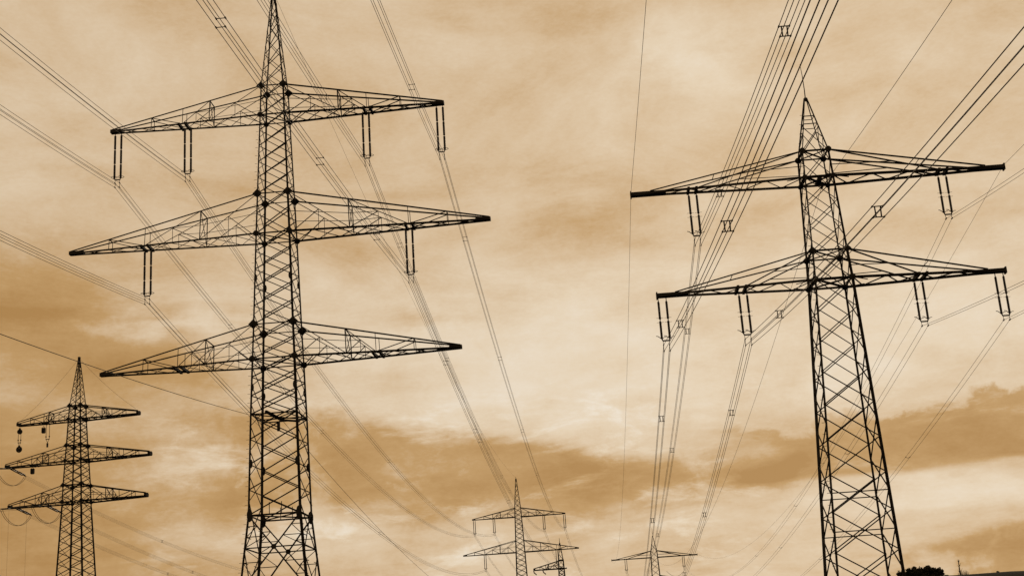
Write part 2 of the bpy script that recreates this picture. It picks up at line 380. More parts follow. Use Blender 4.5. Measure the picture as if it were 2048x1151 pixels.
# --- pylon type with three crossarms (big left pylon and its small twin down the line)
PA = [(0, 4.0), (10.2, 2.97), (16.8, 2.33), (25.9, 2.12), (31.1, 1.96), (34.4, 1.85), (43.34, 1.60), (47.39, 1.47), (55.66, 1.20), (58.77, 1.10), (69.2, .14)]
NA = [0, 5.4, 10.2, 16.8] + spread(16.8, 25.9, 4)[1:] + spread(25.9, 31.1, 3) + spread(31.1, 34.4, 2) + spread(34.4, 43.34, 5) + spread(43.34, 47.39, 2) + spread(47.39, 55.66, 5) + spread(55.66, 58.77, 2) + spread(58.77, 69.2, 6) + [69.2]
ARMS_A = [(16.62, 55.66, 58.77, .34, .52, .73), (20.47, 43.34, 47.39, .30, .596, .79), (17.09, 31.1, 34.4, .31, .49, .72)]
def pylon_three(label, loc, rz, detail, k=1.0):
    root = thing('lattice_pylon', label, 'pylon', loc, rz, PG)
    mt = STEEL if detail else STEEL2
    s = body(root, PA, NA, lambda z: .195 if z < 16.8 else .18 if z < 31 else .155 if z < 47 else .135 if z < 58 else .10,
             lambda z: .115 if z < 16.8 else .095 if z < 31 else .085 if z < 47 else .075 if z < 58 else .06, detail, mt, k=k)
    for (w, zl, zu, fp, fs, ft) in ARMS_A:
        for e in (-1, 1): arm_truss(root, e, w * (.984 if e < 0 else 1), zl, zu, s, fp, fs, ft, detail, mt, k)
    for z in (25.9, 16.8):
        if detail: belt(root, s, z, .11 if z > 20 else .14, mt)
    if detail:
        for z in (58.77, 47.39, 34.4): belt(root, s, z, .09, mt, False)
        for z in (55.66, 43.34, 31.1): belt(root, s, z, .11, mt)
        gussets(root, s, [(58.77, 1), (55.66, .62), (47.39, 1.05), (43.34, .66), (34.4, 1.1), (31.1, .7)], .40, mt)
        for z in (16.8, 21.4):
            for (e, gq) in SG:
                mb = MB(); mb.plate((e * (s(z) - .12), gq * (s(z) + .06), z), (.42, 0, 0), (0, 0, 1), (0, 1, 0), .60 if z < 17 else .42, .08, 10); mb.build('gusset_plate', mt, root)
        for z in (38.9, 28.4):
            for (e, gq) in SG:
                mb = MB(); mb.plate((e * (s(z) - .1), gq * (s(z) + .06), z), (.40, 0, 0), (0, 0, 1), (0, 1, 0), .36, .08, 10); mb.build('gusset_plate', mt, root)
        # redundant bars in the splayed bottom panel
        zx = 13.92; a, b, x0 = s(16.8), s(10.2), s(zx)
        for gq in (-1, 1):
            bar('brace', (-x0, gq * x0, zx), (x0, gq * x0, zx), .10, mt, root)
            bar('brace', (gq * x0, -x0, zx), (gq * x0, x0, zx), .10, mt, root)
            mb = MB(); mb.plate((0, gq * (x0 + .1), zx), (1, 0, 0), (0, 0, 1), (0, 1, 0), .24, .08, 8); mb.build('gusset_plate', mt, root)
            for e in (-1, 1):
                for fq in (.34, .66):
                    for zt, zb in ((16.8, zx), (10.2, zx)):
                        z = zt + (zb - zt) * fq; xi = s(zt) * (1 - fq)
                        bar('brace', (e * s(z), gq * s(z), z), (e * xi, gq * (s(z)), z), .07, mt, root)
                        z2 = zt + (zb - zt) * (fq + .33); bar('brace', (e * s(z2), gq * s(z2), z2), (e * xi, gq * s(z), z), .06, mt, root)
                        bar('brace', (gq * s(z), e * s(z), z), (gq * s(z), e * xi, z), .06, mt, root)
        # railings on the lower belt
        for gq in (-1, 1):
            for x in (-.5, .6): bar('railing_post', (x, gq * s(16.8) * .9, 16.8), (x, gq * s(16.8) * .9, 17.9), .07, mt, root)
        # cable joint platform inside the upper belt
        mb = MB(); mb.angle((-.75, -2.1, 26.1), (.2, 0.2, 25.65), .22, .08); mb.angle((.2, .2, 25.65), (1.5, 1.9, 25.75), .17, .06)
        mb.angle((-2.1, 0.0, 25.75), (2.1, 0.0, 25.75), .09); mb.build('cable_platform', mt, root)
        mb = MB(); mb.box((-.1, .1, 25.05), .24, .24, .85); mb.build('cable_joint_box', mt, root)
        step_bolts(root, s, -1, -1, 3, 58, mt)
    mb = MB(); mb.tube([(0, 0, 69.0), (0, 0, 69.75)], .07, 6); mb.build('earth_wire_clamp', mt, root)
    for (e, gq) in SG:
        mb = MB(); mb.lathe([(.55, -.3), (.55, .25), (.35, .5)], 10, (e * 4.02, gq * 4.02, 0)); mb.build('footing', CONC, root)
    return root

H1, H3 = .0539, .0297
T1 = V((-22.15, 120, 0)); D1 = V((math.sin(H1), math.cos(H1), 0)); A1 = V((math.cos(H1), -math.sin(H1), 0)); SPAN = 354.
T2 = T1 + D1 * 353.7
p1 = pylon_three('tallest and nearest three-armed black lattice pylon, left of the photo centre', T1, -H1, True)
p2 = pylon_three('small distant pylon with insulators hanging from two arms, at the bottom centre', T2, -H1, False, 1.5)

# --- tubular-chord pylon type with two crossarms (right) and its twin
PB = [(0, 2.55), (28.52, 1.377), (30.78, 1.284), (36.73, 1.07), (38.9, .99), (43.7, .07)]
NB = [0, 2.9, 5.7, 8.5, 11.3, 13.95, 16.5, 19.05, 21.5, 23.9, 26.25, 28.52, 30.78, 32.76, 34.75, 36.73, 38.9, 41.0]
def arm_boom(root, e, w, zl, zu, s, fs, detail, mt, k=1.0):
    """heavy twin boom with a zigzag web, held by inclined ties from the body"""
    sl, su = s(zl), s(zu)
    tw = .16
    def lo(fr, gq): return lerp((e * sl, gq * sl, zl), (e * w, gq * tw, zl), fr)
    def up(fr, gq): return lerp((e * su, gq * su, zu), (e * w * .9, gq * tw * 2, zl + .12), fr)
    ch = MB()
    for gq in (-1, 1): ch.angle(lo(0, gq), lo(1, gq), .17 * k, .08)
    arm = ch.build('crossarm', mt, root)
    join = None if detail else MB()
    def b(A, B, q, nm='lattice_bar'):
        if detail: bar(nm, A, B, q * k, mt, arm)
        else: join.angle(A, B, q * k)
    n = 8
    for i in range(n):
        f0, f1 = i / n * .9, (i + 1) / n * .9
        gq = 1 if i % 2 else -1
        b(lo(f0, gq), lo(f1, -gq), .075)
    for gq in (-1, 1):
        b(up(0, gq), up(1, gq), .10, 'tie_bar'); b(up(0, gq), lo(fs - .02, gq), .095, 'tie_bar')
        zm = zl + (zu - zl) * .42; m_ = lerp(up(0, gq), lo(fs - .02, gq), .58)
        b((e * s(zm), gq * s(zm), zm), m_, .055)
        b((e * s(zl + .2), gq * s(zl), zl), (e * (s(zl) + 1.3), gq * .6, zl - .05), .06)
    b(up(.58, -1), up(.58, 1), .06)
    if join: o = join.build('lattice_bars', mt, arm); o['kind'] = 'stuff'
    for off in (-.3, .3):
        mb = MB(); A = lo(fs, -1) + V((off, -.12, .0)); B = lo(fs, 1) + V((off, .12, 0)); mb.box((A + B) / 2, .18 * k, (B - A).length, .26 * k); mb.build('crossbeam', mt, arm)
    mb = MB(); A = lo(.8, 1); mb.box(((A.x + e * w) / 2, 0, zl), abs(e * w - A.x), tw * 2 + .24, .27 * k); mb.box((e * (w + .05), 0, zl), .09, .5, .5 * k); mb.build('arm_tip', mt, arm)
    return arm
def pylon_two(label, loc, rz, detail, k=1.0):
    root = thing('lattice_pylon', label, 'pylon', loc, rz, PG)
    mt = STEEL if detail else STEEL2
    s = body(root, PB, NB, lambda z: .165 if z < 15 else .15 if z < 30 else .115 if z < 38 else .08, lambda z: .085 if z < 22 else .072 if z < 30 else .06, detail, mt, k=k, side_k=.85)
    for (w, zl, zu, fs) in ((14.26, 36.73, 38.9, .645), (13.02, 28.52, 30.78, .46)):
        for e in (-1, 1): arm_boom(root, e, w, zl, zu, s, fs, detail, mt, k)
    if detail:
        for z in (41.3, 42.0):
            a = s(z)
            for i in range(4):
                e, gq = SG[i]; e2, g2 = SG[(i + 1) % 4]; bar('belt_beam', (e * a, gq * a, z), (e2 * a, g2 * a, z), .06, mt, root)
        gussets(root, s, [(38.9, .75), (36.73, .6), (30.78, 1), (28.52, .75)], .30, mt)
        for z in (38.9, 36.73, 30.78, 28.52): belt(root, s, z, .12 if z in (38.9, 30.78) else .17, mt)
        for z0, z1 in ((13.95, 11.3), (11.3, 8.5)):
            z = z0 - (z0 - z1) * s(z0) / (s(z0) + s(z1)); a = s(z)
            for gq in (-1, 1): bar('brace', (-a, gq * a, z), (a, gq * a, z), .07, mt, root)
        for z in NB[2:11]:
            for (e, gq) in SG:
                mb = MB(); mb.plate((e * s(z), gq * (s(z) + .07), z), (.7, 0, 0), (0, 0, 1), (0, 1, 0), .15, .05, 8); mb.build('gusset_plate', mt, root)
        mb = MB(); mb.box((.1, -.2, 36.62), .34, 1.2, .2); mb.box((.35, 0, 36.35), .14, .5, .42); mb.build('cable_clamp', mt, root)
        step_bolts(root, s, -1, -1, 3, 42.5, mt)
        settle(root, 28.2, .0215)
    mb = MB(); mb.tube([(0, 0, 43.4), (0.02, 0, 44.4), (.0, 0, 45.6), (-.06, 0, 46.6)], .05, 5, .02); mb.build('lightning_rod', mt, root)
    for (e, gq) in SG:
        mb = MB(); mb.lathe([(.5, -.3), (.5, .2), (.3, .45)], 10, (e * 2.56, gq * 2.56, 0)); mb.build('footing', CONC, root)
    return root
T3 = V((23.947, 96.118, 0)); D3 = V((math.sin(H3), math.cos(H3), 0)); A3 = V((math.cos(H3), -math.sin(H3), 0))
H34 = .0495; D34 = V((math.sin(H34), math.cos(H34), 0)); T4 = T3 + D34 * 354.35; T4v = T4
p3 = pylon_two('large two-armed black lattice pylon with a pointed peak and lightning rod, on the right', T3, -H3, True)
p4 = pylon_two('small distant pylon with one thick dark beam, low behind the wires right of centre', T4, -H3, False, 1.4)

# --- angle pylon at the far left (three boxed arms, still being strung)
PC = [(0, 5.2), (24.9, 2.55), (37.5, 1.95), (41.5, 1.83), (46.2, 1.60), (49.1, 1.45), (54.2, 1.22), (56.8, 1.12), (66.2, .12)]
NC = [0, 4.5, 8.5, 12, 15.2, 18] + spread(20.5, 37.5, 8) + spread(37.5, 41.5, 2) + spread(41.5, 46.2, 3) + spread(46.2, 49.1, 2) + spread(49.1, 54.2, 4) + spread(54.2, 56.8, 2) + spread(56.8, 66.2, 7) + [66.2]
H6 = .158; T6 = V((-85, 250, 0)); D6 = V((math.sin(H6), math.cos(H6), 0)); A6 = V((math.cos(H6), -math.sin(H6), 0))
p6 = thing('lattice_pylon', 'stocky three-armed pylon at the left edge with pulleys hanging from its top arm', 'pylon', T6, -H6, PG)
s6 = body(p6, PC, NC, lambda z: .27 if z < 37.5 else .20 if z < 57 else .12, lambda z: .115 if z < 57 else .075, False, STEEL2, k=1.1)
for (w, zl, zu, fp, fs, ft) in ((12.6, 54.1, 56.8, .38, .48, .74), (14.9, 46.1, 49.1, .38, .56, .80), (14.1, 38.35, 41.5, .38, .50, .78)):
    for e in (-1, 1): arm_truss(p6, e, w * (.972 if e < 0 else 1), zl, zu, s6, fp, fs, ft, False, STEEL2, 1.2, tip_h=.6, tip_w=.5, npan=7, cw=(.22, .14), lw=.075, tip_len=.03)
gussets(p6, s6, [(56.8, 1), (54.2, .7), (49.1, 1), (46.2, .7), (41.5, 1), (38.4, .7)], .5, STEEL2)
for z in (56.8, 54.1, 49.1, 46.1, 41.5, 38.35): belt(p6, s6, z, .18, STEEL2)
settle(p6, 54, -.022)
mb = MB(); mb.box((0, 0, 66.3), .4, .4, .5); mb.build('peak_cap', STEEL2, p6)

# --- far one-sided terminal pylon
PD = [(0, 2.3), (34.6, 1.0), (39.4, .84), (40.4, .8), (46.3, .09)]
ND = [0, 5, 9.5, 13.5, 17.5, 21, 24.5, 27.5, 30, 32.4, 34.6, 36, 37.3, 38.4, 40.4, 42.4, 44.4, 46.3]
T7 = V((11.0, 480, 0))
p7 = thing('lattice_pylon', 'tiny pylon with a single long arm pointing left, right of the bottom-centre pylon', 'pylon', T7, .02, PG)
s7 = body(p7, PD, ND, lambda z: .28 if z < 40 else .16, lambda z: .12 if z < 38 else .08, False, STEEL2, k=1.1)
arm_truss(p7, -1, 9.9, 37.3, 40.0, s7, .40, .52, .75, False, STEEL2, 2.0, tip_h=.5, tip_w=.3, npan=6, cw=(.2, .15), lw=.08)
mb = MB(); mb.angle((.8, -.8, 37.3), (1.9, -.8, 37.35), .3); mb.angle((.8, .8, 37.3), (1.9, .8, 37.35), .3); mb.box((1.8, 0, 37.35), .3, 1.9, .3); mb.build('crossarm', STEEL2, p7)
for z in (40.2, 37.3):
    mb = MB(); a = s7(z) + .05
    for gq in (-1, 1): mb.box((0, gq * a, z), 2 * a + .3, .14, .5); mb.box((gq * a, 0, z), .14, 2 * a, .5)
    mb.build('belt_beam', STEEL2, p7)
mb = MB(); mb.tube([(0, 0, 46), (0, 0, 48)], .14, 6, .06); mb.build('earth_wire_clamp', STEEL2, p7)
hk = MB()
for a in (-9.9, -6.6): hk.tube([(a, 0, 37.1), (a + .15, 0, 36.4), (a + .75, 0, 35.9), (a + .9, 0, 35.6)], .2, 5)
hk.build('insulator_hook', GLAZE, p7)

# ------------------------------------------------------------------ hanging insulator sets
def shed_rod(L, r=.095, rs=.065, pitch=.075):
    pr = [(.03, 0), (.05, .02)]; z = .03
    while z < L - .05:
        pr += [(rs, z), (r, z + pitch * .45), (r * .98, z + pitch * .6), (rs, z + pitch * .9)]; z += pitch
    pr += [(.05, L - .02), (.03, L)]
    return pr
def make_insulators(zl, yoke, nseg, twin, sep=.31, ring=True, r=.116, k=1.0):
    """double suspension set built below the arm at z=0 down to the yoke"""
    root = bpy.data.objects.new('insulator_string', None); C.objects.link(root); root['category'] = 'insulator'
    L = zl - yoke; top = -.28; bot = -L + .12; gap = .10
    seg = (top - bot - gap * (nseg - 1)) / nseg
    for e in (-1, 1):
        mb = MB()
        for i in range(nseg):
            z1 = top - i * (seg + gap); mb.lathe(shed_rod(seg, r * k, r * k * .8), 8, (e * sep, 0, z1 - seg))
        ins = mb.build('insulator', GLAZE, root, True)
        mb = MB(); mb.tube([(e * sep, 0, top - .02), (e * sep, 0, .02)], .035 * k, 6); mb.build('hanger_link', STEEL2, ins)
        for i in range(nseg - 1):
            mb = MB(); z1 = top - i * (seg + gap) - seg; mb.lathe([(.035 * k, -gap - .01), (.05 * k, -gap * .5), (.035 * k, .01)], 7, (e * sep, 0, z1)); mb.build('metal_cap', CAP, ins)
            if not ring:
                mb = MB()
                for zz in (z1 + .12, z1 - gap - .12): mb.tube([(e * sep - .26, 0.02, zz), (e * sep + .26, -.02, zz)], .013 * k, 4)
                mb.build('arcing_horn', CAP, ins)
        mb = MB()
        if ring: mb.torus((e * (sep + .03), 0, bot + .16), .30, .24, .024 * k, 18, 5)
        else:
            mb.tube([(e * sep, 0, bot + .02), (e * sep - .28, -.1, bot + .22), (e * sep - .42, -.14, bot + .24)], .028 * k, 5)
            mb.tube([(e * sep, 0, bot + .02), (e * sep + .24, .12, bot + .2), (e * sep + .36, .16, bot + .2)], .022 * k, 5)
        mb.build('arcing_ring' if ring else 'arcing_horn', STEEL2, ins)
    mb = MB()
    mb.tube([(-sep, 0, bot + .05), (-sep * .82, 0, -L)], .05 * k, 5); mb.tube([(sep, 0, bot + .05), (sep * .82, 0, -L)], .05 * k, 5)
    mb.box((0, 0, -L), sep * 1.7, .06 * k, .10 * k); mb.build('yoke_plate', STEEL2, root)
    cl = []
    drops = (.34,) if twin else (.34, .80)
    for e in (-1, 1):
        mb = MB(); mb.tube([(e * .225, 0, -L), (e * .225, 0, -L - drops[-1])], .020 * k, 5); hg = mb.build('hanger', STEEL2, root)
        for d in drops:
            mb = MB(); mb.tube([(e * .225, -.16, -L - d + .02), (e * .225, 0, -L - d - .03), (e * .225, .16, -L - d + .02)], .045 * k, 5); mb.build('clamp', STEEL2, hg)
    return root
TIP = .52
SA = make_insulators(55.55, 50.64, 3, False)
SA2 = make_insulators(43.23, 38.53, 3, False)
SB = make_insulators(36.60, 33.05, 2, False, .30, False, .097)
SB2 = make_insulators(28.38, 25.02, 2, False, .30, False, .097)
SBt = make_insulators(36.60, 33.25, 2, True, .30, False, .097)
SBt2 = make_insulators(28.38, 25.05, 2, True, .30, False, .097)
FA = make_insulators(55.55, 50.64, 1, False, .31, False, .075, 1.7)
FB = make_insulators(36.60, 33.05, 1, False, .30, False, .06, 1.7)
used = set()
SG_LABEL = 'insulator strings hanging from the crossarms'
def hang(proto, T, A, Dv, h, a, z, label):
    o = proto if proto not in used else copy_tree(proto)
    used.add(proto)
    o.location = T + A * a + V((0, 0, z)); o.rotation_euler = (0, 0, -h); o['label'] = label; o['group'] = SG_LABEL; o['category'] = 'insulator'
    return o
W1, W2 = 16.05, 12.66
big, far_ = 'of the tallest left pylon', 'of the small bottom-centre pylon'
for T, first, second, nm in ((T1, SA, SA2, big), (T2, FA, FA, far_)):
    kind = 'double insulator' if nm == big else 'thin grey insulator'
    hang(first, T, A1, D1, H1, -15.72, 55.55, kind + ' at the left end of the top arm ' + nm)
    hang(first, T, A1, D1, H1, -8.72, 55.55, kind + ' halfway along the left top arm ' + nm)
    hang(first, T, A1, D1, H1, 8.98, 55.55, kind + ' halfway along the right top arm ' + nm)
    hang(first, T, A1, D1, H1, 16.27, 55.55, kind + ' at the right end of the top arm ' + nm)
    hang(second, T, A1, D1, H1, -12.56, 43.23, kind + ' on the left second arm ' + nm)
    hang(second, T, A1, D1, H1, 12.75, 43.23, kind + ' on the right second arm ' + nm)
r3 = 'of the large right pylon'
hang(SB, T3, A3, D3, H3, -9.58, 36.60, 'double insulator on the left half of the upper arm ' + r3)
hang(SBt, T3, A3, D3, H3, 9.55, 36.60, 'double insulator on the right half of the upper arm ' + r3)
hang(SB2, T3, A3, D3, H3, -12.70, 28.38, 'double insulator at the left end of the lower arm ' + r3)
hang(SB2, T3, A3, D3, H3, -6.62, 28.38, 'double insulator halfway along the left lower arm ' + r3)
hang(SBt2, T3, A3, D3, H3, 6.52, 28.38, 'double insulator halfway along the right lower arm ' + r3)
hang(SBt2, T3, A3, D3, H3, 12.55, 28.38, 'double insulator at the right end of the lower arm ' + r3)
hang(FB, T4, A3, D3, H3, -9.58, 36.60, 'thin insulator on the left of the distant pylon with one beam')
hang(FB, T4, A3, D3, H3, 9.55, 36.60, 'thin insulator on the right of the distant pylon with one beam')

# ------------------------------------------------------------------ conductors
def sagpt(P0, P1, sag, t): return lerp(P0, P1, t) - V((0, 0, 4 * sag * t * (1 - t)))
def wire_mesh(P0, P1, sag, r, n=72, k=5):
    mb = MB(); mb.tube([sagpt(P0, P1, sag, i / n) for i in range(n + 1)], r, k); return mb
WG = 'overhead power wires'
def bundle(label, P0, P1, sag, across, quad=True, spacers=(), r=.019, L=354., rods=None):
    """a bundle of conductors between two points, P0 the upper middle of the set; spacers at distances from P0"""
    root = thing('conductor_bundle', label, 'power line', P0, 0, WG)
    offs = [(-.225, 0), (.225, 0)] + ([(-.225, -.46), (.225, -.46)] if quad else [])
    for (ax, azz) in offs:
        o = across * ax + V((0, 0, azz))
        wire_mesh(o, o + (P1 - P0), sag, r).build('wire', ALU, root)
    d = (P1 - P0).normalized()
    for dist in spacers:
        t = dist / L; c = sagpt(V((0, 0, 0)), P1 - P0, sag, t); mb = MB(); up = V((0, 0, 1))
        q = [c + across * ax + up * azz for ax, azz in offs]
        if rods is not None:
            prs = ((q[0], q[1]), (q[2], q[3])) if rods == 0 else ((q[0], q[2]), (q[1], q[3]))
            for a, b in prs:
                mb = MB(); mb.tube([a, b], .022, 5)
                for e_ in (a, b): mb.tube([e_ - d * .09, e_ + d * .09], .04, 5)
                mb.build('spacer', STEEL2, root)
            continue
        elif quad:
            mb.tube([q[0], q[1]], .026, 5); mb.tube([q[2], q[3]], .026, 5)
            for sx in (-.12, .12): mb.tube([c + across * sx + up * .01, c + across * sx * .9 - up * .47], .032, 5)
            for b in q: mb.tube([b - d * .08, b + d * .08], .036, 5)
        else:
            mb.tube([q[0], c - up * .10, q[1]], .022, 5)
            for b in q: mb.tube([b - d * .08, b + d * .08], .035, 5)
        mb.build('spacer', STEEL2, root)
    return root
def line(label, P0, P1, sag, r=.012, cat='earth wire'):
    mb = wire_mesh(V((0, 0, 0)), P1 - P0, sag, r); o = mb.build('earth_wire' if cat == 'earth wire' else 'signal_cable', ALU); o.location = P0
    return tag(o, label, cat, WG)
up_ = V((0, 0, 1))
YA, YA2 = 50.30, 38.19
runs1 = [(-15.72, YA, 12.0, 10.0, 'left top arm tip', (), (40, 95)), (-8.72, YA, 12.5, 10.5, 'mid left top arm', (), (52, 120)),
         (8.98, YA, 10.25, 8.5, 'mid right top arm', (20.5, 66), (20.1, 63, 157, 180)), (16.27, YA, 10.0, 8.0, 'right top arm tip', (20.9, 68), (20.1, 65.5, 113, 160)),
         (-12.56, YA2, 11.5, 9.75, 'left second arm', (), (62, 130)), (12.75, YA2, 10.25, 7.25, 'right second arm', (19.5, 41.1, 63.4), (26.2, 59, 65, 118))]
for a, z, sn, sf, nm, spn, spf in runs1:
    P = T1 + A1 * a + up_ * z
    bundle('four wires rising to the viewer from the %s, tallest left pylon' % nm, P, P - D1 * SPAN, sn, A1, True, spn, rods=1 if 'mid right' in nm else 0)
    bundle('four wires receding from the %s, tallest left pylon' % nm, P, P + D1 * 353.7, sf, A1, True, spf, rods=0)
line('thin earth wire from the peak of the tallest left pylon to the bottom-centre pylon', T1 + up_ * 69.5, T2 + up_ * 69.5, 7.0, .014)
line('single dark cable slanting from the left edge to the waist of the tallest left pylon', T1 + A1 * -2.87 + up_ * 26.36, T1 - D1 * SPAN + A1 * -2.87 + up_ * 26.36, 10.5, .024, 'cable')
line('single cable sagging from the waist of the tallest left pylon toward the bottom centre', T1 + A1 * .25 + up_ * 25.6, T2 + A1 * .25 + up_ * 25.6, 9.25, .022, 'cable')
# the left line carries on beyond its second pylon
for a, z, nm in ((-15.72, YA, 'left top arm tip'), (-8.72, YA, 'mid left top arm'), (8.98, YA, 'mid right top arm'), (16.27, YA, 'right top arm tip'), (-12.56, YA2, 'left second arm'), (12.75, YA2, 'right second arm')):
    P = T2 + A1 * a + up_ * z
    bundle('faint wires beyond the bottom-centre pylon from the %s' % nm, P, P + (D1 * math.cos(.03) + A1 * math.sin(.03)) * 340 - up_ * 4, 10, A1, True, ())
YB, YB2, YBt, YBt2 = 32.71, 24.68, 32.91, 24.71
runs3 = [(-9.58, YB, 12.5, 13.5, True, 'left upper arm', (17.3, 46.0, 78), (17.5, 55.1, 109)), (-12.70, YB2, 12.5, 14.5, True, 'left lower arm tip', (15.0, 44.5, 74), (15.7, 51.6, 100)),
         (-6.62, YB2, 12.5, 12.5, True, 'mid left lower arm', (16.3, 45.1, 80), (16.5, 55.3, 100)), (9.55, YBt, 15.0, 13.5, False, 'right upper arm', (40,), (68.1, 94.1, 147.8)),
         (6.52, YBt2, 13.5, 10.5, False, 'mid right lower arm', (38,), (36, 92.5)), (12.55, YBt2, 9.5, 12.25, False, 'right lower arm tip', (35,), (36.6, 97))]
for a, z, sn, sf, quad, nm, spn, spf in runs3:
    P = T3 + A3 * a + up_ * z; w = 'four wires' if quad else 'two wires'
    bundle('%s rising to the viewer from the %s, large right pylon' % (w, nm), P, P - D34 * SPAN, sn, A3, quad, spn, .019 if quad else .014)
    bundle('%s receding from the %s, large right pylon' % (w, nm), P, P + D34 * 354.35, sf, A3, quad, spf, .019 if quad else .014)
for a, sn, sf, nm in ((-14.3, 5.5, 10, 'left'), (14.3, 6.0, 11, 'right')):
    P = T3 + A3 * a + up_ * 36.85
    line('thin earth wire rising from the %s upper arm tip, large right pylon' % nm, P, P - D34 * SPAN, sn, .014)
    line('thin earth wire falling away from the %s upper arm tip, large right pylon' % nm, P, P + D34 * 354.35, sf, .013)
P = T3 + A3 * .31 + up_ * 36.17
line('single cable climbing to the top edge from the body of the large right pylon', P, P - D34 * SPAN, 11, .016, 'cable')
line('single cable descending behind the body of the large right pylon', P, P + D34 * 354.35, 11.5, .016, 'cable')
# jumper sagging under the distant right-hand pylon's beam
for a in (4.5,):
    mb = MB(); mb.tube([V((3.6 + 6.0 * t, 0, -4.6 - 7.5 * t * (1 - t))) for t in [i / 16 for i in range(17)]], .05, 5)
    o = mb.build('jumper_cable', ALU); o.location = T4 + up_ * 36.6; o.rotation_euler = (0, 0, -H3)
    tag(o, 'pale jumper loop sagging beside the distant pylon with one beam', 'cable')

# ------------------------------------------------------------------ fittings on the far-left pylon
H6w = math.radians(9.5); D6w = V((math.sin(H6w), math.cos(H6w), 0)); A6w = V((math.cos(H6w), -math.sin(H6w), 0))
TG = 'tension insulators on the far-left pylon'
def p6pt(a, z, y=0): return T6 + A6 * a + D6 * y + up_ * z
def tension(a, z, sgn, label):
    P = p6pt(a, z); sl = 4 * 12.5 / 354
    d = (D6w * sgn - up_ * sl).normalized()
    root = thing('insulator_string', label, 'insulator', P, 0, TG)
    for e in (-1, 1):
        o = A6w * e * .27; mb = MB(); mb.tube([o + d * .3, o + d * 2.3], .12, 7); mb.tube([o + d * 2.5, o + d * 4.5], .12, 7); mb.build('insulator', GLAZE, root, True)
    mb = MB()
    for t in (.25, 4.6): mb.tube([A6w * -.38 + d * t, A6w * .38 + d * t], .09, 5)
    mb.tube([d * 0, d * .3], .07, 5); mb.tube([d * 4.6, d * 5.4], .09, 5); mb.build('yoke_plate', STEEL2, root)
    return P + d * 5.3, d
for a, z, nm in ((-13.4, 45.95, 'second arm tip'), (-11.9, 38.25, 'outer lowest arm'), (-5.7, 38.2, 'inner lowest arm')):
    E1, d1 = tension(a, z, 1, 'tension insulator slanting down right from the %s, far-left pylon' % nm)
    E2, d2 = tension(a, z, -1, 'tension insulator pulled left from the %s, far-left pylon' % nm)
    bundle('faint wires sloping down right from the %s, far-left pylon' % nm, E1, E1 + D6w * 343, 12.2, A6w, True, (62, 118, 175), .017, 343)
    bundle('wires leaving the frame leftward from the %s, far-left pylon' % nm, E2, E2 - D6w * 343, 12.2, A6w, True, (), .017, 343)
    jr = thing('jumper_loop', 'slack jumper loop under the %s, far-left pylon' % nm, 'cable', E2, 0, 'jumper loops of the far-left pylon')
    for e in (-.2, .2):
        mb = MB(); mb.tube([lerp(V((0, 0, 0)), E1 - E2, t) + A6w * e - up_ * (2.5 * (4 * t * (1 - t)) ** .8) for t in [i / 20 for i in range(21)]], .04, 5); mb.build('wire', ALU, jr)
# stringing tackle hanging from the left arms
def tackle_disc(a, z, R, label, spokes):
    root = thing('pulley', label, 'pulley', p6pt(a, z), -H6, 'stringing pulleys on the far-left pylon')
    mb = MB(); pr = [(R * .3, -.14), (R, -.16), (R, -.1), (R * .86, 0), (R, .1), (R, .16), (R * .3, .14)]
    tmp = MB(); tmp.lathe(pr, 20)
    if spokes:
        mb.tube([(R * .92 * math.cos(i * math.pi / 10), 0, R * .92 * math.sin(i * math.pi / 10)) for i in range(21)], .15, 6, caps=False)
        for i in range(3):
            q = i * math.pi / 3; mb.tube([(R * .9 * math.cos(q), 0, R * .9 * math.sin(q)), (-R * .9 * math.cos(q), 0, -R * .9 * math.sin(q))], .13, 5)
        mb.tube([(0, -.2, 0), (0, .2, 0)], .28, 8)
    else:
        mb.v = [(x, zz, y) for x, y, zz in tmp.v]; mb.f = tmp.f
    mb.build('wheel', STEEL2, root)
    mb = MB(); mb.box((0, .2, R * .5), .12, .05, R * 1.5); mb.box((0, -.2, R * .5), .12, .05, R * 1.5); mb.box((0, 0, R * 1.25), .2, .46, .2); mb.build('fork', STEEL2, root)
    return root
tackle_disc(-11.9, 52.95, .48, 'solid black pulley disc under the left top arm tip of the far-left pylon', False)
tackle_disc(-11.9, 49.5, .52, 'spoked pulley wheel on the lower end of the ropes at the left edge', True)
def twin_link(a, z1, z0, sep, label, gl=False):
    root = thing('insulator_string', label, 'insulator', p6pt(a, z1), -H6, 'links hanging from the far-left pylon')
    for e in (-1, 1):
        mb = MB(); mb.tube([(e * sep, 0, 0), (e * sep, 0, z0 - z1 + .8)], .045, 6); mb.lathe([(.05, 0), (.14, .1), (.14, .2), (.05, .3)], 8, (e * sep, 0, z0 - z1 + 1.1)); mb.build('insulator', GLAZE, root)
    mb = MB(); mb.box((0, 0, z0 - z1 + .75), sep * 2 + .1, .1, .14); mb.tube([(-sep, 0, z0 - z1 + .75), (0, 0, z0 - z1 + .1)], .04, 5); mb.tube([(sep, 0, z0 - z1 + .75), (0, 0, z0 - z1 + .1)], .04, 5); mb.build('yoke_plate', STEEL2, root)
    return root
twin_link(-11.9, 52.5, 50.05, .27, 'pair of thin links between the two pulleys at the left edge')
twin_link(-6.05, 53.9, 50.2, .34, 'pair of long thin insulators halfway along the left top arm, far-left pylon')
mb = MB(); mb.box((0, 0, -.3), .26, .26, .8); mb.tube([(0, 0, 0), (0, 0, .3)], .05, 5); o = mb.build('counterweight', STEEL2); o.location = p6pt(-6.05, 50.1); o.rotation_euler = (0, 0, -H6)
tag(o, 'small slim weight below the pair of long thin insulators at the far left', 'weight', 'weights hanging from the far-left pylon')
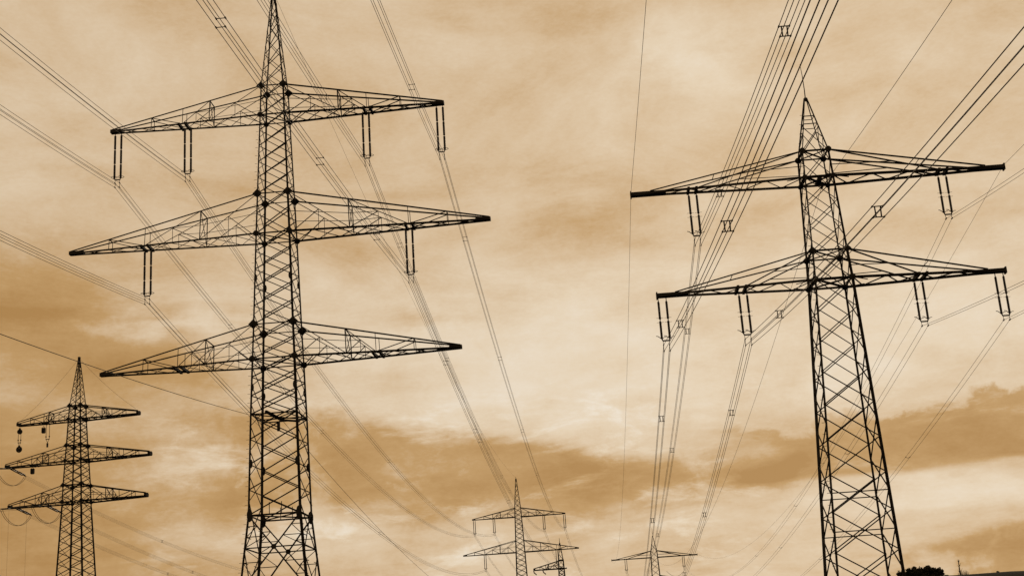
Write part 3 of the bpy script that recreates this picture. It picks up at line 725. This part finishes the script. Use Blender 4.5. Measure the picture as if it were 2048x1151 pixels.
for a, z, nm in ((-6.95, 52.75, 'short dark block hanging from the left top arm of the far-left pylon'), (-8.93, 45.05, 'short dark block hanging from the left second arm of the far-left pylon')):
    root = thing('pulley_block', nm, 'pulley', p6pt(a, z), -H6, 'stringing pulleys on the far-left pylon')
    mb = MB(); mb.box((0, 0, 0), .62, .5, .95); mb.box((0, 0, -.5), .5, .4, .12); mb.build('casing', STEEL2, root)
    mb = MB(); mb.tube([(-.25, 0, .45), (0, 0, .85), (.25, 0, .45)], .05, 5); mb.build('shackle', STEEL2, root)
def rope(A, B, r, label):
    mb = MB(); mb.tube([lerp(V((0, 0, 0)), B - A, i / 12) - up_ * (.6 * 4 * i / 12 * (1 - i / 12) if abs((B - A).x) > 2 else 0) for i in range(13)], r, 5)
    o = mb.build('rope', ROPE); o.location = A; tag(o, label, 'rope', 'thin work ropes on the far-left pylon')
rope(p6pt(0, 66.3), p6pt(-11.6, 55.2), .018, 'faint stay rope from the peak of the far-left pylon to its left top arm')
rope(p6pt(0, 66.3), p6pt(11.9, 55.2), .020, 'faint stay rope from the peak of the far-left pylon to its right top arm')
rope(p6pt(-13.46, 37.9), p6pt(-13.3, .2), .014, 'faint vertical rope below the left tip of the lowest arm, far-left pylon')
rope(p6pt(-9.76, 37.9), p6pt(-9.6, .2), .014, 'faint vertical rope below the middle of the lowest left arm, far-left pylon')
for e, zz in ((-1, 1), (1, 1)):
    pass

# ------------------------------------------------------------------ vegetation behind the embankment
def leaf_cloud(mb, lobes, n, size, rng):
    for _ in range(n):
        c, R = rng.choice(lobes)
        d = V((rng.gauss(0, 1), rng.gauss(0, 1), rng.gauss(0, 1))).normalized() * (rng.random() ** .45)
        p = V(c) + V((d.x * R[0], d.y * R[1], d.z * R[2]))
        s = size * rng.uniform(.6, 1.4); a = V((rng.gauss(0, 1), rng.gauss(0, 1), rng.gauss(0, 1))).normalized(); b = a.cross(V((rng.gauss(0, 1), rng.gauss(0, 1), rng.gauss(0, 1)))).normalized()
        k = len(mb.v); mb.v += [tuple(p - a * s), tuple(p + b * s * .5), tuple(p + a * s), tuple(p - b * s * .5)]; mb.f.append((k, k + 1, k + 2, k + 3))
rng = random.Random(5)
tr = thing('bushy_tree', 'dark round-topped leafy tree at the foot of the large right pylon', 'tree', (37.2, 130, 0))
mb = MB(); mb.tube([(0, 0, -.1), (.05, 0, 1.5), (.0, .1, 3.5), (.1, 0, 6.0)], .28, 9, .10)
for i in range(9):
    q = i * 2.4; z = 2.4 + i * .38; e_ = V((math.cos(q) * 1.7, math.sin(q) * 1.7, z + 2.2)); mb.tube([(0, 0, z), lerp((0, 0, z), e_, .5) + V((0, 0, .15)), e_], .09, 5, .025)
mb.build('trunk', BARK, tr)
lobes = [((0, 0, 7.1), (2.25, 1.9, 1.75))] * 45 + [((0, 0, 8.2), (2.1, .8, .5))] * 25 + [ ((-.6, 0, 7.6), (1.5, 1.2, 1.15)), ((.6, 0, 7.6), (1.5, 1.2, 1.15)), ((-.9, 0, 6.6), (1.25, 1.3, 1.85)), ((.9, 0, 6.7), (1.25, 1.3, 1.9))]
for i in range(46):
    t = rng.uniform(-1, 1); lobes.append(((t * 2.02 + rng.gauss(0, .05), rng.gauss(0, .5), 8.55 + .25 * (1 - t * t) + rng.gauss(0, .14)), (.22, .25, .17)))
for xx, zz in ((-1.75, 8.75), (-1.05, 9.0), (-.55, 9.15), (-.15, 8.95), (.55, 9.05), (.8, 9.2), (1.2, 8.95), (1.75, 8.85)):
    lobes.append(((xx, 0, zz), (.24, .3, .20))); lobes.append(((xx, .1, zz - .1), (.2, .3, .16)))
mb = MB(); leaf_cloud(mb, lobes, 26000, .10, rng)
for i in range(60): xx = rng.uniform(-2.1, 2.1); leaf_cloud(mb, [((xx, rng.gauss(0, .4), 8.75 + .2 * (1 - (xx / 2.1) ** 2) + rng.uniform(0, .28)), (.10, .12, .13))], 14, .07, rng)
mb.build('crown', LEAF, tr)
pt = thing('bare_tree', 'slim bare tree standing alone right of the dark leafy tree', 'tree', (41.0, 130, 0), 0, 'leafless trees behind the bank')
mb = MB(); mb.tube([(0.05, 0, -.1), (0, 0, 3), (.08, 0, 6.5), (-.04, 0, 8.6), (-.03, 0, 9.75)], .16, 7, .03); mb.build('trunk', BARK, pt)
mb = MB()
for i in range(70):
    z = rng.uniform(5.0, 9.6); q = rng.uniform(0, 6.28); L = rng.uniform(.25, .75) * (1 - (z - 5) / 6.5); d = V((math.cos(q) * L * .7, math.sin(q) * L * .7, L)); mb.tube([(0, 0, z), V((0, 0, z)) + d * .5 + V((0, 0, -.03)), V((0, 0, z)) + d], .022, 4, .008)
mb.build('crown', BARK, pt)
pb = thing('bare_tree', 'small rounded tree with pale twigs beside the slim bare tree', 'tree', (47.65, 150, 0), 0, 'leafless trees behind the bank')
mb = MB(); mb.tube([(0, 0, -.1), (.05, 0, 4), (0, 0, 7)], .14, 7, .06); mb.build('trunk', BARK, pb)
mb = MB()
for i in range(420):
    d = V((rng.gauss(0, 1), rng.gauss(0, 1), rng.gauss(0, 1))).normalized(); p = V((0, 0, 8.6)) + V((d.x * .9, d.y * .9, d.z * 1.25)); mb.tube([p * .55 + V((0, 0, 8.2)) * .45, p], .014, 3, .006)
mb.build('crown', TWIG, pb)
for (x, y, z, w, hh, nm) in ((20.5, 80.6, 5.75, .30, .30, 'tiny scrub tuft between the feet of the large right pylon'), (22.2, 81, 5.75, .5, .22, 'low dark scrub at the right foot of the large right pylon'),
                      (24.7, 81, 5.7, .16, .13, 'tiny bush between the leafy tree and the slim bare tree'), (27.75, 81, 5.74, .10, .13, 'tiny bush on the bank near the right edge')):
    b_ = thing('low_bush', nm, 'bush', (x, y, ground_z(x, y) - .02), 0, 'low bushes on the bank')
    mb = MB()
    for i in range(7): mb.tube([(0, 0, 0), (rng.gauss(0, w * .5), rng.gauss(0, w * .5), hh)], .012, 4, .005)
    mb.build('stem', BARK, b_)
    mb = MB(); leaf_cloud(mb, [((rng.gauss(0, w * .5), rng.gauss(0, w * .4), hh * rng.uniform(.5, .95)), (w * .3, w * .3, hh * .3)) for _ in range(8)], 500, .03, rng); mb.build('crown', LEAF, b_)
